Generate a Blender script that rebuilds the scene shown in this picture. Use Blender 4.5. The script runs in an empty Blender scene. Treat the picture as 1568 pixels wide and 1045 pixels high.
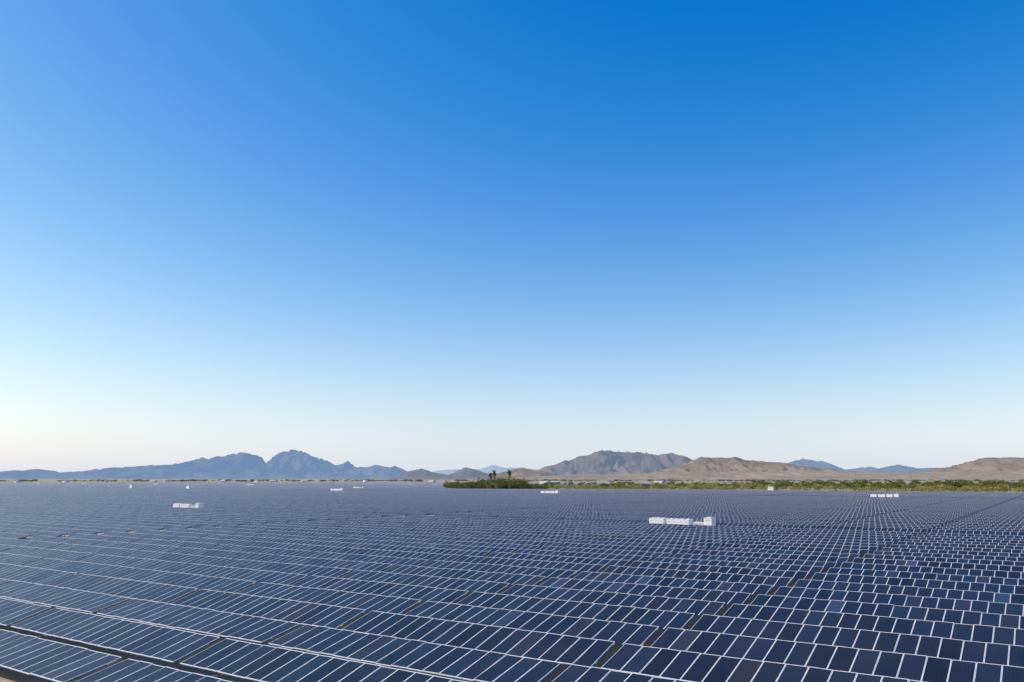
import bpy, math, random
import numpy as np
from mathutils import Vector, noise, Matrix

random.seed(3); rng=np.random.default_rng(5)
sc=bpy.context.scene
R=math.radians
CAMH=10.9; PITCH=9.79; FPX=1220.0
TH=R(34.5); C,S_=math.cos(TH),math.sin(TH)
def un(u,n): return (u*C+n*S_, -u*S_+n*C)          # (u,n) field coords -> world xy
def to_un(x,y): return (x*C-y*S_, x*S_+y*C)
HOR=733.0
def pxX(px): return (px-784)/1238.0                  # tan azimuth
# ------------------------------------------------------------ helpers
def link(o,parent=None):
    sc.collection.objects.link(o)
    if parent: o.parent=parent
    return o
def mesh_obj(name,verts,faces,mats=(),fm=None,parent=None,smooth=False):
    me=bpy.data.meshes.new(name); me.from_pydata([tuple(v) for v in verts],[],faces)
    for m in mats: me.materials.append(m)
    if fm is not None: me.polygons.foreach_set('material_index',fm)
    if smooth: me.polygons.foreach_set('use_smooth',[True]*len(me.polygons))
    me.update()
    return link(bpy.data.objects.new(name,me),parent)
class MB:
    def __init__(s): s.v=[];s.f=[];s.m=[]
    def box(s,x0,x1,y0,y1,z0,z1,m=0,M=None):
        b=len(s.v)
        P=[(x0,y0,z0),(x1,y0,z0),(x1,y1,z0),(x0,y1,z0),(x0,y0,z1),(x1,y0,z1),(x1,y1,z1),(x0,y1,z1)]
        if M: P=[tuple(M@Vector(p)) for p in P]
        s.v+=P
        for f in ((0,3,2,1),(4,5,6,7),(0,1,5,4),(1,2,6,5),(2,3,7,6),(3,0,4,7)):
            s.f.append(tuple(b+i for i in f)); s.m.append(m)
    def quad(s,P,m=0):
        b=len(s.v); s.v+=[tuple(p) for p in P]; s.f.append(tuple(range(b,b+len(P)))); s.m.append(m)
    def tube(s,a,b_,r0,r1,n=6,m=0):
        a=Vector(a);b_=Vector(b_);d=(b_-a).normalized()
        t=d.cross(Vector((0,0,1)) if abs(d.z)<.9 else Vector((1,0,0))).normalized();w=d.cross(t)
        b=len(s.v)
        for c,r in((a,r0),(b_,r1)):
            for i in range(n):
                q=2*math.pi*i/n; s.v.append(tuple(c+t*math.cos(q)*r+w*math.sin(q)*r))
        for i in range(n):
            j=(i+1)%n; s.f.append((b+i,b+j,b+n+j,b+n+i)); s.m.append(m)
        s.f.append(tuple(b+n+i for i in range(n))); s.m.append(m)
    def obj(s,name,mats,parent=None): return mesh_obj(name,s.v,s.f,mats,s.m,parent)
def newmat(name):
    m=bpy.data.materials.new(name); m.use_nodes=True
    nt=m.node_tree; return m,nt,nt.nodes['Principled BSDF']
def N(nt,t,**k):
    n=nt.nodes.new(t)
    for a,b in k.items(): setattr(n,a,b)
    return n
def simple(name,col,rough=.6,metal=0,var=.12,scale=3):
    m,nt,b=newmat(name)
    tc=N(nt,'ShaderNodeTexCoord'); no=N(nt,'ShaderNodeTexNoise'); no.inputs['Scale'].default_value=scale; no.inputs['Detail'].default_value=5
    nt.links.new(tc.outputs['Object'],no.inputs['Vector'])
    r=N(nt,'ShaderNodeValToRGB'); nt.links.new(no.outputs['Fac'],r.inputs['Fac'])
    r.color_ramp.elements[0].position=.3; r.color_ramp.elements[1].position=.7
    r.color_ramp.elements[0].color=(*[c*(1-var) for c in col],1); r.color_ramp.elements[1].color=(*[min(1,c*(1+var)) for c in col],1)
    nt.links.new(r.outputs['Color'],b.inputs['Base Color'])
    b.inputs['Roughness'].default_value=rough; b.inputs['Metallic'].default_value=metal
    return m
def math_n(nt,op,a,b=None):
    n=N(nt,'ShaderNodeMath',operation=op)
    for i,x in enumerate((a,b)):
        if x is None: continue
        if isinstance(x,(int,float)): n.inputs[i].default_value=x
        else: nt.links.new(x,n.inputs[i])
    return n.outputs[0]
def mixc(nt,f,a,b,mode='MIX'):
    n=N(nt,'ShaderNodeMix',data_type='RGBA',blend_type=mode)
    if isinstance(f,(int,float)): n.inputs[0].default_value=f
    else: nt.links.new(f,n.inputs[0])
    for i,x in ((6,a),(7,b)):
        if isinstance(x,tuple): n.inputs[i].default_value=(*x,1)
        else: nt.links.new(x,n.inputs[i])
    return n.outputs[2]

# ------------------------------------------------------------ world / sun
SUN_AZ=-87; SUN_EL=36
w=bpy.data.worlds.new("World"); sc.world=w; w.use_nodes=True; nt=w.node_tree
bg=nt.nodes['Background']; sky=N(nt,'ShaderNodeTexSky',sky_type='NISHITA')
sky.sun_disc=False; sky.sun_elevation=R(SUN_EL); sky.sun_rotation=R(SUN_AZ%360)
sky.air_density=0.9; sky.dust_density=0.6; sky.ozone_density=1.5; sky.altitude=0
sep=N(nt,'ShaderNodeSeparateColor'); cmb=N(nt,'ShaderNodeCombineColor'); nt.links.new(sky.outputs[0],sep.inputs[0])
for i,(o,g,a) in enumerate(((.112,1.3,2.35),(0,1.28,1.56),(0,.62,1.22))):
    x=math_n(nt,'MULTIPLY',sep.outputs[i],.12); x=math_n(nt,'MAXIMUM',math_n(nt,'SUBTRACT',x,o),0.0003); x=math_n(nt,'POWER',x,g); x=math_n(nt,'MULTIPLY',x,a/.12)
    nt.links.new(x,cmb.inputs[i])
tc=N(nt,'ShaderNodeTexCoord'); sx=N(nt,'ShaderNodeSeparateXYZ'); nt.links.new(tc.outputs['Generated'],sx.inputs[0])
hz=math_n(nt,'MULTIPLY',math_n(nt,'EXPONENT',math_n(nt,'MULTIPLY',math_n(nt,'MAXIMUM',sx.outputs[2],0),-10.)),.94)
hc=mixc(nt,hz,cmb.outputs[0],tuple(c/.12 for c in (.69,.77,.85)))
nt.links.new(hc,bg.inputs['Color'])
bg.inputs['Strength'].default_value=0.12
sl=bpy.data.lights.new("sun","SUN"); sl.energy=4.3; sl.angle=R(.5); sl.color=(1,.88,.72)
so=link(bpy.data.objects.new("sun",sl))
d=Vector((math.sin(R(SUN_AZ))*math.cos(R(SUN_EL)),math.cos(R(SUN_AZ))*math.cos(R(SUN_EL)),math.sin(R(SUN_EL))))
so.rotation_euler=d.to_track_quat('Z','Y').to_euler(); so.location=(0,0,200)

# ------------------------------------------------------------ camera
cd=bpy.data.cameras.new("camera"); cam=link(bpy.data.objects.new("camera",cd)); sc.camera=cam
cd.sensor_width=36; cd.lens=36*FPX/1568; cd.clip_end=200000; cd.clip_start=.5
cam.location=(0,0,CAMH); cam.rotation_euler=(R(90+PITCH),0,0)
sc.view_settings.view_transform='Standard'; sc.view_settings.look='None'; sc.view_settings.exposure=0

# ------------------------------------------------------------ ground
def field_lim(u): return 590+min(70,max(0,(u+485)*.3))
m,nt,b=newmat("desert_soil")
geo=N(nt,'ShaderNodeNewGeometry')
n1=N(nt,'ShaderNodeTexNoise'); n1.inputs['Scale'].default_value=.006; n1.inputs['Detail'].default_value=8
n2=N(nt,'ShaderNodeTexNoise'); n2.inputs['Scale'].default_value=.9; n2.inputs['Detail'].default_value=8
for q in(n1,n2): nt.links.new(geo.outputs['Position'],q.inputs['Vector'])
soil=mixc(nt,n2.outputs['Fac'],(.30,.24,.17),(.46,.38,.29))
dot=N(nt,'ShaderNodeVectorMath',operation='DOT_PRODUCT'); nt.links.new(geo.outputs['Position'],dot.inputs[0]); dot.inputs[1].default_value=(S_,C,0)
mr=N(nt,'ShaderNodeMapRange'); nt.links.new(dot.outputs['Value'],mr.inputs[0]); mr.inputs[1].default_value=600; mr.inputs[2].default_value=690
mr2=N(nt,'ShaderNodeMapRange'); nt.links.new(dot.outputs['Value'],mr2.inputs[0]); mr2.inputs[1].default_value=1500; mr2.inputs[2].default_value=2600; mr2.inputs[3].default_value=1; mr2.inputs[4].default_value=.25
veg=math_n(nt,'MULTIPLY',mr.outputs[0],mr2.outputs[0])
r=N(nt,'ShaderNodeValToRGB'); nt.links.new(n1.outputs['Fac'],r.inputs[0]); r.color_ramp.elements[0].position=.35; r.color_ramp.elements[1].position=.55
veg2=math_n(nt,'MULTIPLY',veg,r.outputs['Color'])
col=mixc(nt,veg2,soil,(.27,.27,.06))
nt.links.new(col,b.inputs['Base Color']); b.inputs['Roughness'].default_value=.95
Lg=70000
g=mesh_obj("desert_ground",[(-Lg,-Lg/4,0),(Lg,-Lg/4,0),(Lg,Lg,0),(-Lg,Lg,0)],[(0,1,2,3)],[m])

# ------------------------------------------------------------ solar tables
MW,ML,TILT=1.13,3.1,15.0; NM=17; HUB=1.1; TP=19.85; RP=6.03
glass,nt,b=newmat("solar_glass")
tc=N(nt,'ShaderNodeTexCoord'); oi=N(nt,'ShaderNodeObjectInfo'); uv=tc.outputs['UV']
sp=N(nt,'ShaderNodeSeparateXYZ'); nt.links.new(uv,sp.inputs[0])
mid=math_n(nt,'FLOOR',sp.outputs[0])
seed=math_n(nt,'ADD',mid,math_n(nt,'MULTIPLY',oi.outputs['Random'],917.0))
wn=N(nt,'ShaderNodeTexWhiteNoise',noise_dimensions='1D'); nt.links.new(seed,wn.inputs['W'])
rp=N(nt,'ShaderNodeValToRGB'); nt.links.new(wn.outputs['Value'],rp.inputs[0]); cr=rp.color_ramp
cr.elements[0].color=(.002,.0035,.007,1); cr.elements[1].position=.93; cr.elements[1].color=(.009,.017,.033,1)
e=cr.elements.new(.965); e.color=(.024,.018,.018,1); e=cr.elements.new(.985); e.color=(.02,.03,.055,1); e=cr.elements.new(1); e.color=(.035,.055,.10,1)
fx=math_n(nt,'FRACT',math_n(nt,'MULTIPLY',sp.outputs[0],6.0)); fy=math_n(nt,'FRACT',math_n(nt,'MULTIPLY',sp.outputs[1],16.0))
lx=math_n(nt,'GREATER_THAN',math_n(nt,'ABSOLUTE',math_n(nt,'SUBTRACT',fx,.5)),.475)
ly=math_n(nt,'GREATER_THAN',math_n(nt,'ABSOLUTE',math_n(nt,'SUBTRACT',fy,.5)),.475)
ln=math_n(nt,'MAXIMUM',lx,ly)
c1=mixc(nt,math_n(nt,'MULTIPLY',ln,.3),rp.outputs['Color'],(.10,.12,.16))
nz=N(nt,'ShaderNodeTexNoise'); nz.inputs['Scale'].default_value=.35; nz.inputs['Detail'].default_value=6
ge=N(nt,'ShaderNodeNewGeometry'); nt.links.new(ge.outputs['Position'],nz.inputs['Vector'])
nz2=N(nt,'ShaderNodeTexNoise'); nz2.inputs['Scale'].default_value=.02; nz2.inputs['Detail'].default_value=3; nt.links.new(ge.outputs['Position'],nz2.inputs['Vector'])
dustf=math_n(nt,'MULTIPLY',math_n(nt,'MULTIPLY',nz.outputs['Fac'],nz2.outputs['Fac']),.14)
c2=mixc(nt,dustf,c1,(.32,.26,.20))
nt.links.new(c2,b.inputs['Base Color']); b.inputs['Roughness'].default_value=.28; b.inputs['IOR'].default_value=1.33
b.inputs['Sheen Weight'].default_value=.5; b.inputs['Sheen Roughness'].default_value=.2; b.inputs['Sheen Tint'].default_value=(1,.80,.64,1)  # warm sheen stands for dust film and for haze over the far rows
alu=simple("aluminium_frame",(.80,.79,.77),.45,.1)
steel=simple("galvanised_steel",(.38,.39,.40),.5,.3)
back=simple("backsheet",(.5,.5,.5),.6)
dark=simple("dark_plastic_gap_shade",(.008,.008,.010),.8)  # drive housings, and the added plates that paint shade into table gaps

def table_mesh(name,seed,tilt,parent):
    rr=random.Random(seed); mb=MB(); uvs=[]
    Rm=Matrix.Translation((0,0,HUB))@Matrix.Rotation(R(tilt),4,'X')
    fw=.029; fl=.06
    x0=-NM*MW/2
    for i in range(NM):
        M=Rm@Matrix.Translation((x0+(i+.5)*MW,0,.1))@Matrix.Rotation(R(rr.gauss(0,.5)),4,'X')@Matrix.Rotation(R(rr.gauss(0,.5)),4,'Y')
        hx,hy=MW/2-.008,ML/2
        o=[(-hx,-hy),(hx,-hy),(hx,hy),(-hx,hy)]; q=[(-hx+fw,-hy+fl),(hx-fw,-hy+fl),(hx-fw,hy-fl),(-hx+fw,hy-fl)]
        b=len(mb.v)
        mb.v+=[tuple(M@Vector((a,c,.0))) for a,c in o]+[tuple(M@Vector((a,c,.04))) for a,c in o]+[tuple(M@Vector((a,c,.04))) for a,c in q]+[tuple(M@Vector((a,c,.034))) for a,c in q]
        for k in range(4):
            l=(k+1)%4
            mb.f.append((b+k,b+l,b+4+l,b+4+k)); mb.m.append(1)
            mb.f.append((b+4+k,b+4+l,b+8+l,b+8+k)); mb.m.append(1)
        mb.f.append((b+12,b+13,b+14,b+15)); mb.m.append(0); uvs.append((len(mb.f)-1,i))
        mb.f.append((b+3,b+2,b+1,b+0)); mb.m.append(3)
    Lx=NM*MW/2
    mb.tube(Rm@Vector((-Lx-.2,0,0)),Rm@Vector((Lx+.2,0,0)),.07,.07,8,2)
    mb.box(Lx+.03,Lx+.55,-1.45,1.45,.0,.07,4,Rm)  # added black plate, stands in for the shade between neighbouring tables
    for i in range(0,NM+1):
        x=x0+i*MW; mb.box(x-.03,x+.03,-.7,.7,.06,.098,2,Rm)
    for x in(-8.1,-2.8,2.8,8.1):
        mb.box(x-.08,x+.08,-.05,.05,-.3,HUB-.08,2)
        mb.box(x-.12,x+.12,-.09,.09,HUB-.14,HUB+.0,2)
    mb.box(-.2,.2,-.16,.16,HUB-.35,HUB-.05,4); mb.box(-.07,.07,-.05,.05,-.3,HUB-.35,2)
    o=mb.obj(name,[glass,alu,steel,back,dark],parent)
    ul=o.data.uv_layers.new(name='UVMap')
    for fi,i in uvs:
        p=o.data.polygons[fi]
        for li,(a,c) in zip(p.loop_indices,((0,0),(1,0),(1,1),(0,1))): ul.data[li].uv=(i+a*.998+.001,c)
    return o

NV=6
pts=[[] for _ in range(NV)]
ROADS=(161.0,455.0,748.0,1048.0,1348.0,1648.0)
def u_of(j):
    u=-12.1+TP*j
    if u<-140: u-=2.6
    if u<-480: u-=9
    if u<-840: u-=9
    if u<-1200: u-=9
    if u>195: u+=9
    return u
def in_view(x,y):
    if math.hypot(x,y)<70 and y>-45: return True
    return y>0 and abs(math.atan2(x,y))<R(47)
for k in range(-14,330):
    n=35.5+RP*k
    if any(abs(n-r_)<4.6 for r_ in ROADS): continue
    if n<-30: continue
    rr=random.Random(k*7+1)
    for j in range(-115,60):
        if j%4==0: var=rr.randrange(NV)
        u=u_of(j)
        x,y=un(u,n)
        if math.hypot(x,y)>2250 or not in_view(x,y): continue
        if u>-485:
            if n>field_lim(u): continue
        elif n>1750: continue
        pts[var].append((u,n,0))
for v in range(NV):
    p=mesh_obj("solar_panel_array",pts[v],[])
    p.rotation_euler=(0,0,-TH); p.instance_type='VERTS'
    p.show_instancer_for_render=False
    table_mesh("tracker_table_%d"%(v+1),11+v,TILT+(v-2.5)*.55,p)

# service roads along / across the field
gravel=simple("pale_gravel",(.50,.43,.34),.95,0,.15,.5)
def road(u0,u1,n0,n1,z=.03):
    return mesh_obj("gravel_road",[(*un(u0,n0),z),(*un(u1,n0),z),(*un(u1,n1),z),(*un(u0,n1),z)],[(0,1,2,3)],[gravel])
road(-480,500,157.5,164.5); road(-480,640,451,459)
# ------------------------------------------------------------ inverter stations
white=simple("white_enclosure_paint",(.80,.80,.78),.45,0,.03)
grey=simple("grey_vent",(.25,.26,.27),.5)
conc=simple("concrete_pad",(.4,.38,.35),.9)
def station(px,n,kind=0):
    t=pxX(px); z=n/(S_*t+C); x=t*z
    e=link(bpy.data.objects.new("inverter_station",None)); e.location=(x,z,0); e.rotation_euler=(0,0,-TH)
    pad=MB(); pad.box(-8,8,-1.9,1.9,0,.3); pad.obj("concrete_pad",[conc],e)
    def cabinet(name,x0,x1,h,dep=1.25):
        mb=MB(); mb.box(x0,x1,-dep,dep,.3,h,0); mb.box(x0-.05,x1+.05,-dep-.05,dep+.05,h+.002,h+.09,0)
        k=max(1,int(round((x1-x0)/1.15)))
        for i in range(k):
            a=x0+(x1-x0)*(i+.02)/k; c=x0+(x1-x0)*(i+.98)/k
            mb.box(a,c,-dep-.03,-dep-.002,.45,h-.12,0)
            mb.box(a+.35,c-.35,-dep-.05,-dep-.032,h-.46,h-.36,1)
            mb.box(c-.12,c-.07,-dep-.08,-dep-.032,1.3,1.6,1)
            mb.box((a+c)/2-.3,(a+c)/2+.3,-.4,.4,h+.092,h+.2,0)
        mb.obj(name,[white,grey],e)
    if kind==0:
        cabinet("inverter_cabinet_1",-6.9,-3.6,2.5); cabinet("inverter_cabinet_2",-2.9,2.0,2.4)
        mb=MB(); mb.box(2.9,4.5,-1,1,.3,2.0,0)
        for i in range(7): mb.box(3.05+i*.2,3.12+i*.2,-1.35,-1.002,.7,1.9,0)
        for i in range(7): mb.box(3.05+i*.2,3.12+i*.2,1.002,1.35,.7,1.9,0)
        for i in range(3): mb.tube((3.3+i*.4,0,2.0),(3.3+i*.4,0,2.7),.09,.05,8,1)
        mb.obj("transformer",[white,grey],e)
        cabinet("switchgear_cabinet",5.2,6.9,2.9,1.1)
    elif kind==1:
        cabinet("control_cabinet",-2.0,2.0,4.2,1.3)
    else:
        cabinet("inverter_cabinet_1",-6.5,-3.6,2.6); cabinet("inverter_cabinet_2",-2.8,.4,2.6); cabinet("inverter_cabinet_3",1.2,4.0,2.7); cabinet("switchgear_cabinet",4.8,6.8,3.0)
for px,n,k in((1042,161,0),(292,161,0),(1352,455,2),(842,455,2),(203,455,1),(290,455,1),(517,455,2),(550,575,0),(1180,652,1),(385,748,2),(130,748,2),(60,748,0),(240,748,0)):
    station(px,n,k)

# ------------------------------------------------------------ vegetation
def foliage_mat(name,c0,c1,c2,tl=.35):
    m,nt,b=newmat(name)
    ge=N(nt,'ShaderNodeNewGeometry'); no=N(nt,'ShaderNodeTexNoise'); no.inputs['Scale'].default_value=.05; no.inputs['Detail'].default_value=6
    nt.links.new(ge.outputs['Position'],no.inputs['Vector'])
    r=N(nt,'ShaderNodeValToRGB'); nt.links.new(no.outputs['Fac'],r.inputs[0])
    r.color_ramp.elements[0].position=.35; r.color_ramp.elements[0].color=(*c0,1)
    r.color_ramp.elements[1].position=.65; r.color_ramp.elements[1].color=(*c2,1)
    e=r.color_ramp.elements.new(.5); e.color=(*c1,1)
    nt.links.new(r.outputs[0],b.inputs['Base Color']); b.inputs['Roughness'].default_value=.8
    b.inputs['Specular IOR Level'].default_value=.2
    tr=N(nt,'ShaderNodeBsdfTranslucent'); nt.links.new(r.outputs[0],tr.inputs[0]); mx=N(nt,'ShaderNodeMixShader'); mx.inputs[0].default_value=tl
    nt.links.new(b.outputs[0],mx.inputs[1]); nt.links.new(tr.outputs[0],mx.inputs[2]); nt.links.new(mx.outputs[0],nt.nodes['Material Output'].inputs[0])
    return m
bark=simple("bark",(.16,.125,.09),.9)
leafY=foliage_mat("shrub_foliage",(.17,.17,.05),(.34,.31,.08),(.48,.42,.14))
leafG=foliage_mat("mesquite_foliage",(.07,.095,.025),(.14,.16,.04),(.25,.25,.07))
leafD=foliage_mat("distant_foliage",(.10,.12,.08),(.14,.15,.09),(.2,.19,.12))
def shrub_variant(seed,nleaf,ls):
    r=np.random.default_rng(seed); V=[];F=[];M=[]
    nb=5; ends=[]
    def seg(a,b_,r0,r1):
        mb=MB(); mb.tube(a,b_,r0,r1,4); o=len(V); V.extend(mb.v); F.extend([tuple(o+i for i in f[:4]) for f in mb.f]); M.extend([1]*len(mb.f))
    seg((0,0,-.05),(0.02,0,.28),.035,.025)
    for i in range(nb):
        a=2*math.pi*i/nb+r.uniform(-.4,.4); rad=r.uniform(.2,.42); h=r.uniform(.45,.85)
        p=(math.cos(a)*rad,math.sin(a)*rad,h); seg((0.02,0,.26),p,.02,.007); ends.append(p)
    ends.append((0,0,.8))
    for c in ends:
        cr=r.uniform(.16,.3)
        for _ in range(nleaf//len(ends)):
            d=r.normal(size=3); d/=np.linalg.norm(d); p=np.array(c)+d*cr*r.uniform(.45,1)**.6*np.array((1.15,1.15,.8))
            if p[2]<.05: p[2]=.05+r.uniform(0,.1)
            n=d+r.normal(size=3)*.6; n/=np.linalg.norm(n); t=np.cross(n,r.normal(size=3)); t/=np.linalg.norm(t); w_=np.cross(n,t); s=ls*r.uniform(.5,1.3)
            o=len(V); V.extend([tuple(p+t*s),tuple(p+w_*s*.7),tuple(p-t*s),tuple(p-w_*s*.7)]); F.append((o,o+1,o+2,o+3)); M.append(0)
    return np.array(V),F,np.array(M)
def mass(name,places,mat,nleaf=110,ls=.075,seed=1):
    vs=[shrub_variant(seed*10+i,nleaf,ls) for i in range(5)]
    VV=[];FF=[];MM=[];o=0
    for (x,y,h,wd) in places:
        V,F,M=vs[rng.integers(5)]; a=rng.uniform(0,6.28); ca,sa=math.cos(a),math.sin(a)
        P=np.empty_like(V); P[:,0]=(V[:,0]*ca-V[:,1]*sa)*wd+x; P[:,1]=(V[:,0]*sa+V[:,1]*ca)*wd+y; P[:,2]=V[:,2]*h
        VV.append(P); FF.extend([tuple(i+o for i in f) for f in F]); MM.append(M); o+=len(V)
    VV=np.concatenate(VV); MM=np.concatenate(MM)
    return mesh_obj(name,VV.tolist(),FF,[mat,bark],MM.tolist())
pl=[]
while len(pl)<2600:
    px=rng.uniform(640,1900); y=rng.uniform(500,1250); x=pxX(px)*y; u,n=to_un(x,y)
    if n<field_lim(u)+12 or u<-470: continue
    if noise.noise(Vector((x*.008,y*.008,3)))<-.1 and rng.random()<.85: continue
    h=rng.uniform(1.5,4.2) if rng.random()<.88 else rng.uniform(4,6)
    pl.append((x,y,h,h*rng.uniform(1.0,1.8)))
mass("desert_shrubs",pl,leafY,80,.09,1)
pl=[]
while len(pl)<380:
    px=rng.uniform(683,835); y=rng.uniform(690,900); x=pxX(px)*y; u,n=to_un(x,y)
    if n<610: continue
    h=rng.uniform(3.5,8)+(3 if 735<px<810 and rng.random()<.3 else 0)
    if px>800: h*=.75
    pl.append((x,y,h,h*rng.uniform(.9,1.5)))
for _ in range(560):
    px=rng.uniform(835,1700); y=rng.uniform(700,1300); h=rng.uniform(3,9)
    x=pxX(px)*y
    if to_un(x,y)[1]<700: continue
    if px<1150: h*=.75
    pl.append((x,y,h,h*rng.uniform(1,1.6)))
mass("mesquite_grove",pl,leafG,150,.075,2)
pl=[]
for _ in range(1500):
    px=rng.uniform(-350,1900); y=rng.uniform(2350,3600); h=rng.uniform(3,8)
    if noise.noise(Vector((px*.02,0,1)))<-.1 and rng.random()<.7: continue
    pl.append((pxX(px)*y,y,h,h*rng.uniform(1.4,3)))
mass("distant_tree_line",pl,leafD,50,.13,3)

frond=foliage_mat("palm_frond",(.16,.18,.05),(.22,.23,.07),(.30,.29,.1),.45)
skirt=simple("dead_fronds",(.30,.24,.15),.9)
def palm(px,y,H,seed):
    rr=random.Random(seed); e=link(bpy.data.objects.new("palm_tree",None)); e.location=(pxX(px)*y,y,0)
    mb=MB(); p=Vector((0,0,-.2))
    for i in range(8):
        q=Vector((.25*math.sin(i*.5+seed)*.6,.1*i*.2,H*(i+1)/8)); mb.tube(p,q,.5-.025*i,.48-.025*i,8); p=q
    mb.obj("trunk",[bark],e)
    mb=MB()
    for i in range(110):
        a=rr.uniform(0,6.283); up=rr.uniform(-1.2,1.2); L=rr.uniform(2.8,3.9)
        d=Vector((math.cos(a)*math.cos(up),math.sin(a)*math.cos(up),math.sin(up))); side=d.cross(Vector((0,0,1))).normalized()
        pr=p.copy(); 
        for s in range(4):
            nx=pr+d*L/4; w0=.4*(1-abs(s/4-.4)); w1=.4*(1-abs((s+1)/4-.4)) if s<3 else .04
            mb.quad([pr-side*w0,pr+side*w0,nx+side*w1,nx-side*w1]); pr=nx; d=(d+Vector((0,0,-.28))).normalized()
    for i in range(90):
        a=rr.uniform(0,6.283); q=p+Vector((math.cos(a)*1.1,math.sin(a)*1.1,-rr.uniform(.3,4.4))); t=Vector((-math.sin(a),math.cos(a),0))*.45
        mb.quad([q-t,q+t,q+t*.5+Vector((0,0,-1.3)),q-t*.5+Vector((0,0,-1.3))],1)
    mb.obj("fronds",[frond,skirt],e)
palm(757,735,16,1); palm(780,745,16.8,2); palm(751,760,14,3)

# ------------------------------------------------------------ far buildings, pylons
roofm=simple("metal_roof",(.66,.66,.65),.5)
wallm=simple("white_wall",(.74,.72,.68),.8)
def warehouse(px,y,L,Wd,H,rot):
    mb=MB(); mb.box(-L/2,L/2,-Wd/2,Wd/2,0,H,0)
    r=H+Wd*.12; a,b2=L/2+.4,Wd/2+.4
    mb.quad([(-a,-b2,H+.01),(a,-b2,H+.01),(a,0,r),(-a,0,r)],1); mb.quad([(a,b2,H+.01),(-a,b2,H+.01),(-a,0,r),(a,0,r)],1)
    mb.quad([(-L/2,-Wd/2,H+.005),(-L/2,0,r-.05),(-L/2,Wd/2,H+.005)],0); mb.quad([(L/2,-Wd/2,H+.005),(L/2,Wd/2,H+.005),(L/2,0,r-.05)],0)
    k=int(L//6)
    for i in range(k):
        x=-L/2+(i+.5)*L/k
        if i%3==1: mb.box(x-1.6,x+1.6,-Wd/2-.06,-Wd/2-.003,.05,H*.7,2)
        else: mb.box(x-.8,x+.8,-Wd/2-.05,-Wd/2-.003,H*.45,H*.7,2)
    o=mb.obj("warehouse",[wallm,roofm,grey]); o.location=(pxX(px)*y,y,0); o.rotation_euler=(0,0,rot)
rb=random.Random(9)
for px in (28,95,160,235,262,345,388,412,470,560,660):
    warehouse(px+rb.uniform(-8,8),rb.uniform(2260,2400),rb.uniform(12,22),rb.uniform(9,14),rb.uniform(3.5,6.5),rb.uniform(-1.2,0))
for px,y in((835,1480),(850,1500),(1010,1600),(1440,1700)):
    warehouse(px,y,rb.uniform(14,20),12,5,rb.uniform(-1,-.2))
def pylon(px,y,H):
    mb=MB(); bw=H*.11
    lv=[0,.2,.38,.54,.68,.8,.9,1]
    def w_(t): return bw*(1-t)+.5
    for a,c in zip(lv[:-1],lv[1:]):
        A=[(sx*w_(a)/2,sy*w_(a)/2,a*H) for sx,sy in((-1,-1),(1,-1),(1,1),(-1,1))]; B=[(sx*w_(c)/2,sy*w_(c)/2,c*H) for sx,sy in((-1,-1),(1,-1),(1,1),(-1,1))]
        for i in range(4):
            j=(i+1)%4; mb.tube(A[i],B[i],.16,.14,4); mb.tube(A[i],B[j],.09,.09,4); mb.tube(A[j],B[i],.09,.09,4)
    for t in(.72,.83,.94): mb.tube((-H*.13,0,t*H),(H*.13,0,t*H),.16,.16,4)
    o=mb.obj("transmission_tower",[steel]); o.location=(pxX(px)*y,y,0); o.rotation_euler=(0,0,.4)
pylon(1395,2700,42); pylon(1310,3300,40); pylon(575,2900,38); pylon(655,2800,40); pylon(490,3300,40)

# ------------------------------------------------------------ mountains
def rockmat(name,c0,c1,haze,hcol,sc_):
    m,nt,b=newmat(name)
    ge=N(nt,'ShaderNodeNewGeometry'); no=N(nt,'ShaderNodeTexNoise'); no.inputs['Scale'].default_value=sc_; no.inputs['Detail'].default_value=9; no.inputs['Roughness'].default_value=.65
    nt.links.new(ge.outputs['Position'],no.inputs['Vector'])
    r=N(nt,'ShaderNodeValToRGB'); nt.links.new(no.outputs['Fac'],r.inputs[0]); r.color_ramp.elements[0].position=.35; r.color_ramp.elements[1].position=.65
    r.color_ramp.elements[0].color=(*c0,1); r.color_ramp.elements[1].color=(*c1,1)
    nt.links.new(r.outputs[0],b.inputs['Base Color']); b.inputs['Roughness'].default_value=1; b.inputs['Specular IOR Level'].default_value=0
    em=N(nt,'ShaderNodeEmission'); em.inputs[0].default_value=(*hcol,1); em.inputs[1].default_value=1  # painted aerial haze: slopes glow with one even tint per range
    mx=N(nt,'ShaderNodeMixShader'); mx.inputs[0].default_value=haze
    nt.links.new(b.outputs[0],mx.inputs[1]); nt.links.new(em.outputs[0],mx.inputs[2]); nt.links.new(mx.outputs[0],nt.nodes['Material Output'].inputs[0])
    return m
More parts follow.
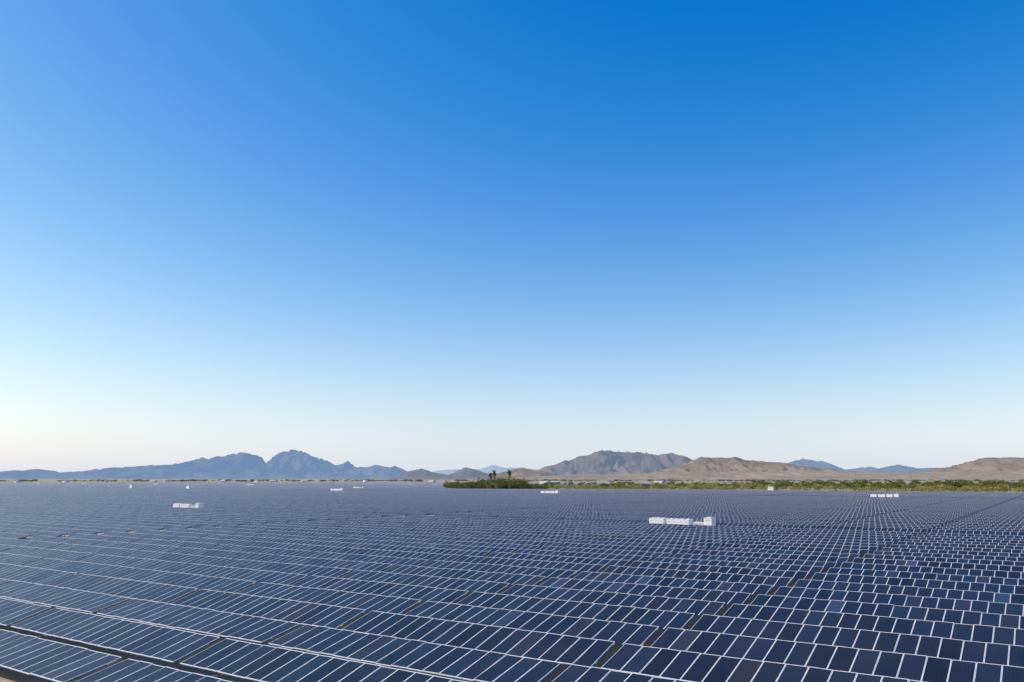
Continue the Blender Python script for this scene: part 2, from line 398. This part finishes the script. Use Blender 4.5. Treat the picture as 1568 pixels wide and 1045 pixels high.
def mountain(name,prof,D,W,mat,seed,spur=.4,jag=.04,step=2.0):
    xs=np.arange(prof[0][0],prof[-1][0]+step,step); pxs=[p[0] for p in prof]; ys=[HOR-p[1] for p in prof]
    nv=48; V=[]
    cs=D/1238.0*14
    for i,px in enumerate(xs):
        X=pxX(px)*D
        H=np.interp(px,pxs,ys)*D/1256.0+CAMH
        H+=jag*H*noise.fractal(Vector((X/cs*1.6,seed,0)),.35,2,5)
        edge=min(1,(px-xs[0])/12,(xs[-1]-px)/12)
        H=H*max(0,edge)
        off=noise.noise(Vector((X/cs*.35,seed*3.1,0)))*.25
        for j in range(nv):
            v=-1+2*j/(nv-1)
            a=abs(v); Y=D+(v+off*(1-a))*W
            rg=1-abs(noise.noise(Vector((X/cs*.55+.5*v,Y/cs*.28,seed))))*2.2
            rg2=noise.fractal(Vector((X/cs*1.5,Y/cs*.9,seed+5)),.5,2,5)
            base=(1-a)**.95
            h=H*(base-spur*(1-rg)*min(1,a*2.2)*(1-a)*1.3+.12*rg2*min(1,a*4)*(1-a))
            V.append((X,Y,max(h,-2) if 0<j<nv-1 else -5))
    F=[]
    for i in range(len(xs)-1):
        for j in range(nv-1): F.append((i*nv+j,(i+1)*nv+j,(i+1)*nv+j+1,i*nv+j+1))
    return mesh_obj(name,V,F,[mat],smooth=True)
far=rockmat("far_haze_tinted_rock",(.10,.08,.07),(.2,.17,.14),.70,(.23,.37,.61),.0012)  # blue comes from the painted haze glow, the rock is brown
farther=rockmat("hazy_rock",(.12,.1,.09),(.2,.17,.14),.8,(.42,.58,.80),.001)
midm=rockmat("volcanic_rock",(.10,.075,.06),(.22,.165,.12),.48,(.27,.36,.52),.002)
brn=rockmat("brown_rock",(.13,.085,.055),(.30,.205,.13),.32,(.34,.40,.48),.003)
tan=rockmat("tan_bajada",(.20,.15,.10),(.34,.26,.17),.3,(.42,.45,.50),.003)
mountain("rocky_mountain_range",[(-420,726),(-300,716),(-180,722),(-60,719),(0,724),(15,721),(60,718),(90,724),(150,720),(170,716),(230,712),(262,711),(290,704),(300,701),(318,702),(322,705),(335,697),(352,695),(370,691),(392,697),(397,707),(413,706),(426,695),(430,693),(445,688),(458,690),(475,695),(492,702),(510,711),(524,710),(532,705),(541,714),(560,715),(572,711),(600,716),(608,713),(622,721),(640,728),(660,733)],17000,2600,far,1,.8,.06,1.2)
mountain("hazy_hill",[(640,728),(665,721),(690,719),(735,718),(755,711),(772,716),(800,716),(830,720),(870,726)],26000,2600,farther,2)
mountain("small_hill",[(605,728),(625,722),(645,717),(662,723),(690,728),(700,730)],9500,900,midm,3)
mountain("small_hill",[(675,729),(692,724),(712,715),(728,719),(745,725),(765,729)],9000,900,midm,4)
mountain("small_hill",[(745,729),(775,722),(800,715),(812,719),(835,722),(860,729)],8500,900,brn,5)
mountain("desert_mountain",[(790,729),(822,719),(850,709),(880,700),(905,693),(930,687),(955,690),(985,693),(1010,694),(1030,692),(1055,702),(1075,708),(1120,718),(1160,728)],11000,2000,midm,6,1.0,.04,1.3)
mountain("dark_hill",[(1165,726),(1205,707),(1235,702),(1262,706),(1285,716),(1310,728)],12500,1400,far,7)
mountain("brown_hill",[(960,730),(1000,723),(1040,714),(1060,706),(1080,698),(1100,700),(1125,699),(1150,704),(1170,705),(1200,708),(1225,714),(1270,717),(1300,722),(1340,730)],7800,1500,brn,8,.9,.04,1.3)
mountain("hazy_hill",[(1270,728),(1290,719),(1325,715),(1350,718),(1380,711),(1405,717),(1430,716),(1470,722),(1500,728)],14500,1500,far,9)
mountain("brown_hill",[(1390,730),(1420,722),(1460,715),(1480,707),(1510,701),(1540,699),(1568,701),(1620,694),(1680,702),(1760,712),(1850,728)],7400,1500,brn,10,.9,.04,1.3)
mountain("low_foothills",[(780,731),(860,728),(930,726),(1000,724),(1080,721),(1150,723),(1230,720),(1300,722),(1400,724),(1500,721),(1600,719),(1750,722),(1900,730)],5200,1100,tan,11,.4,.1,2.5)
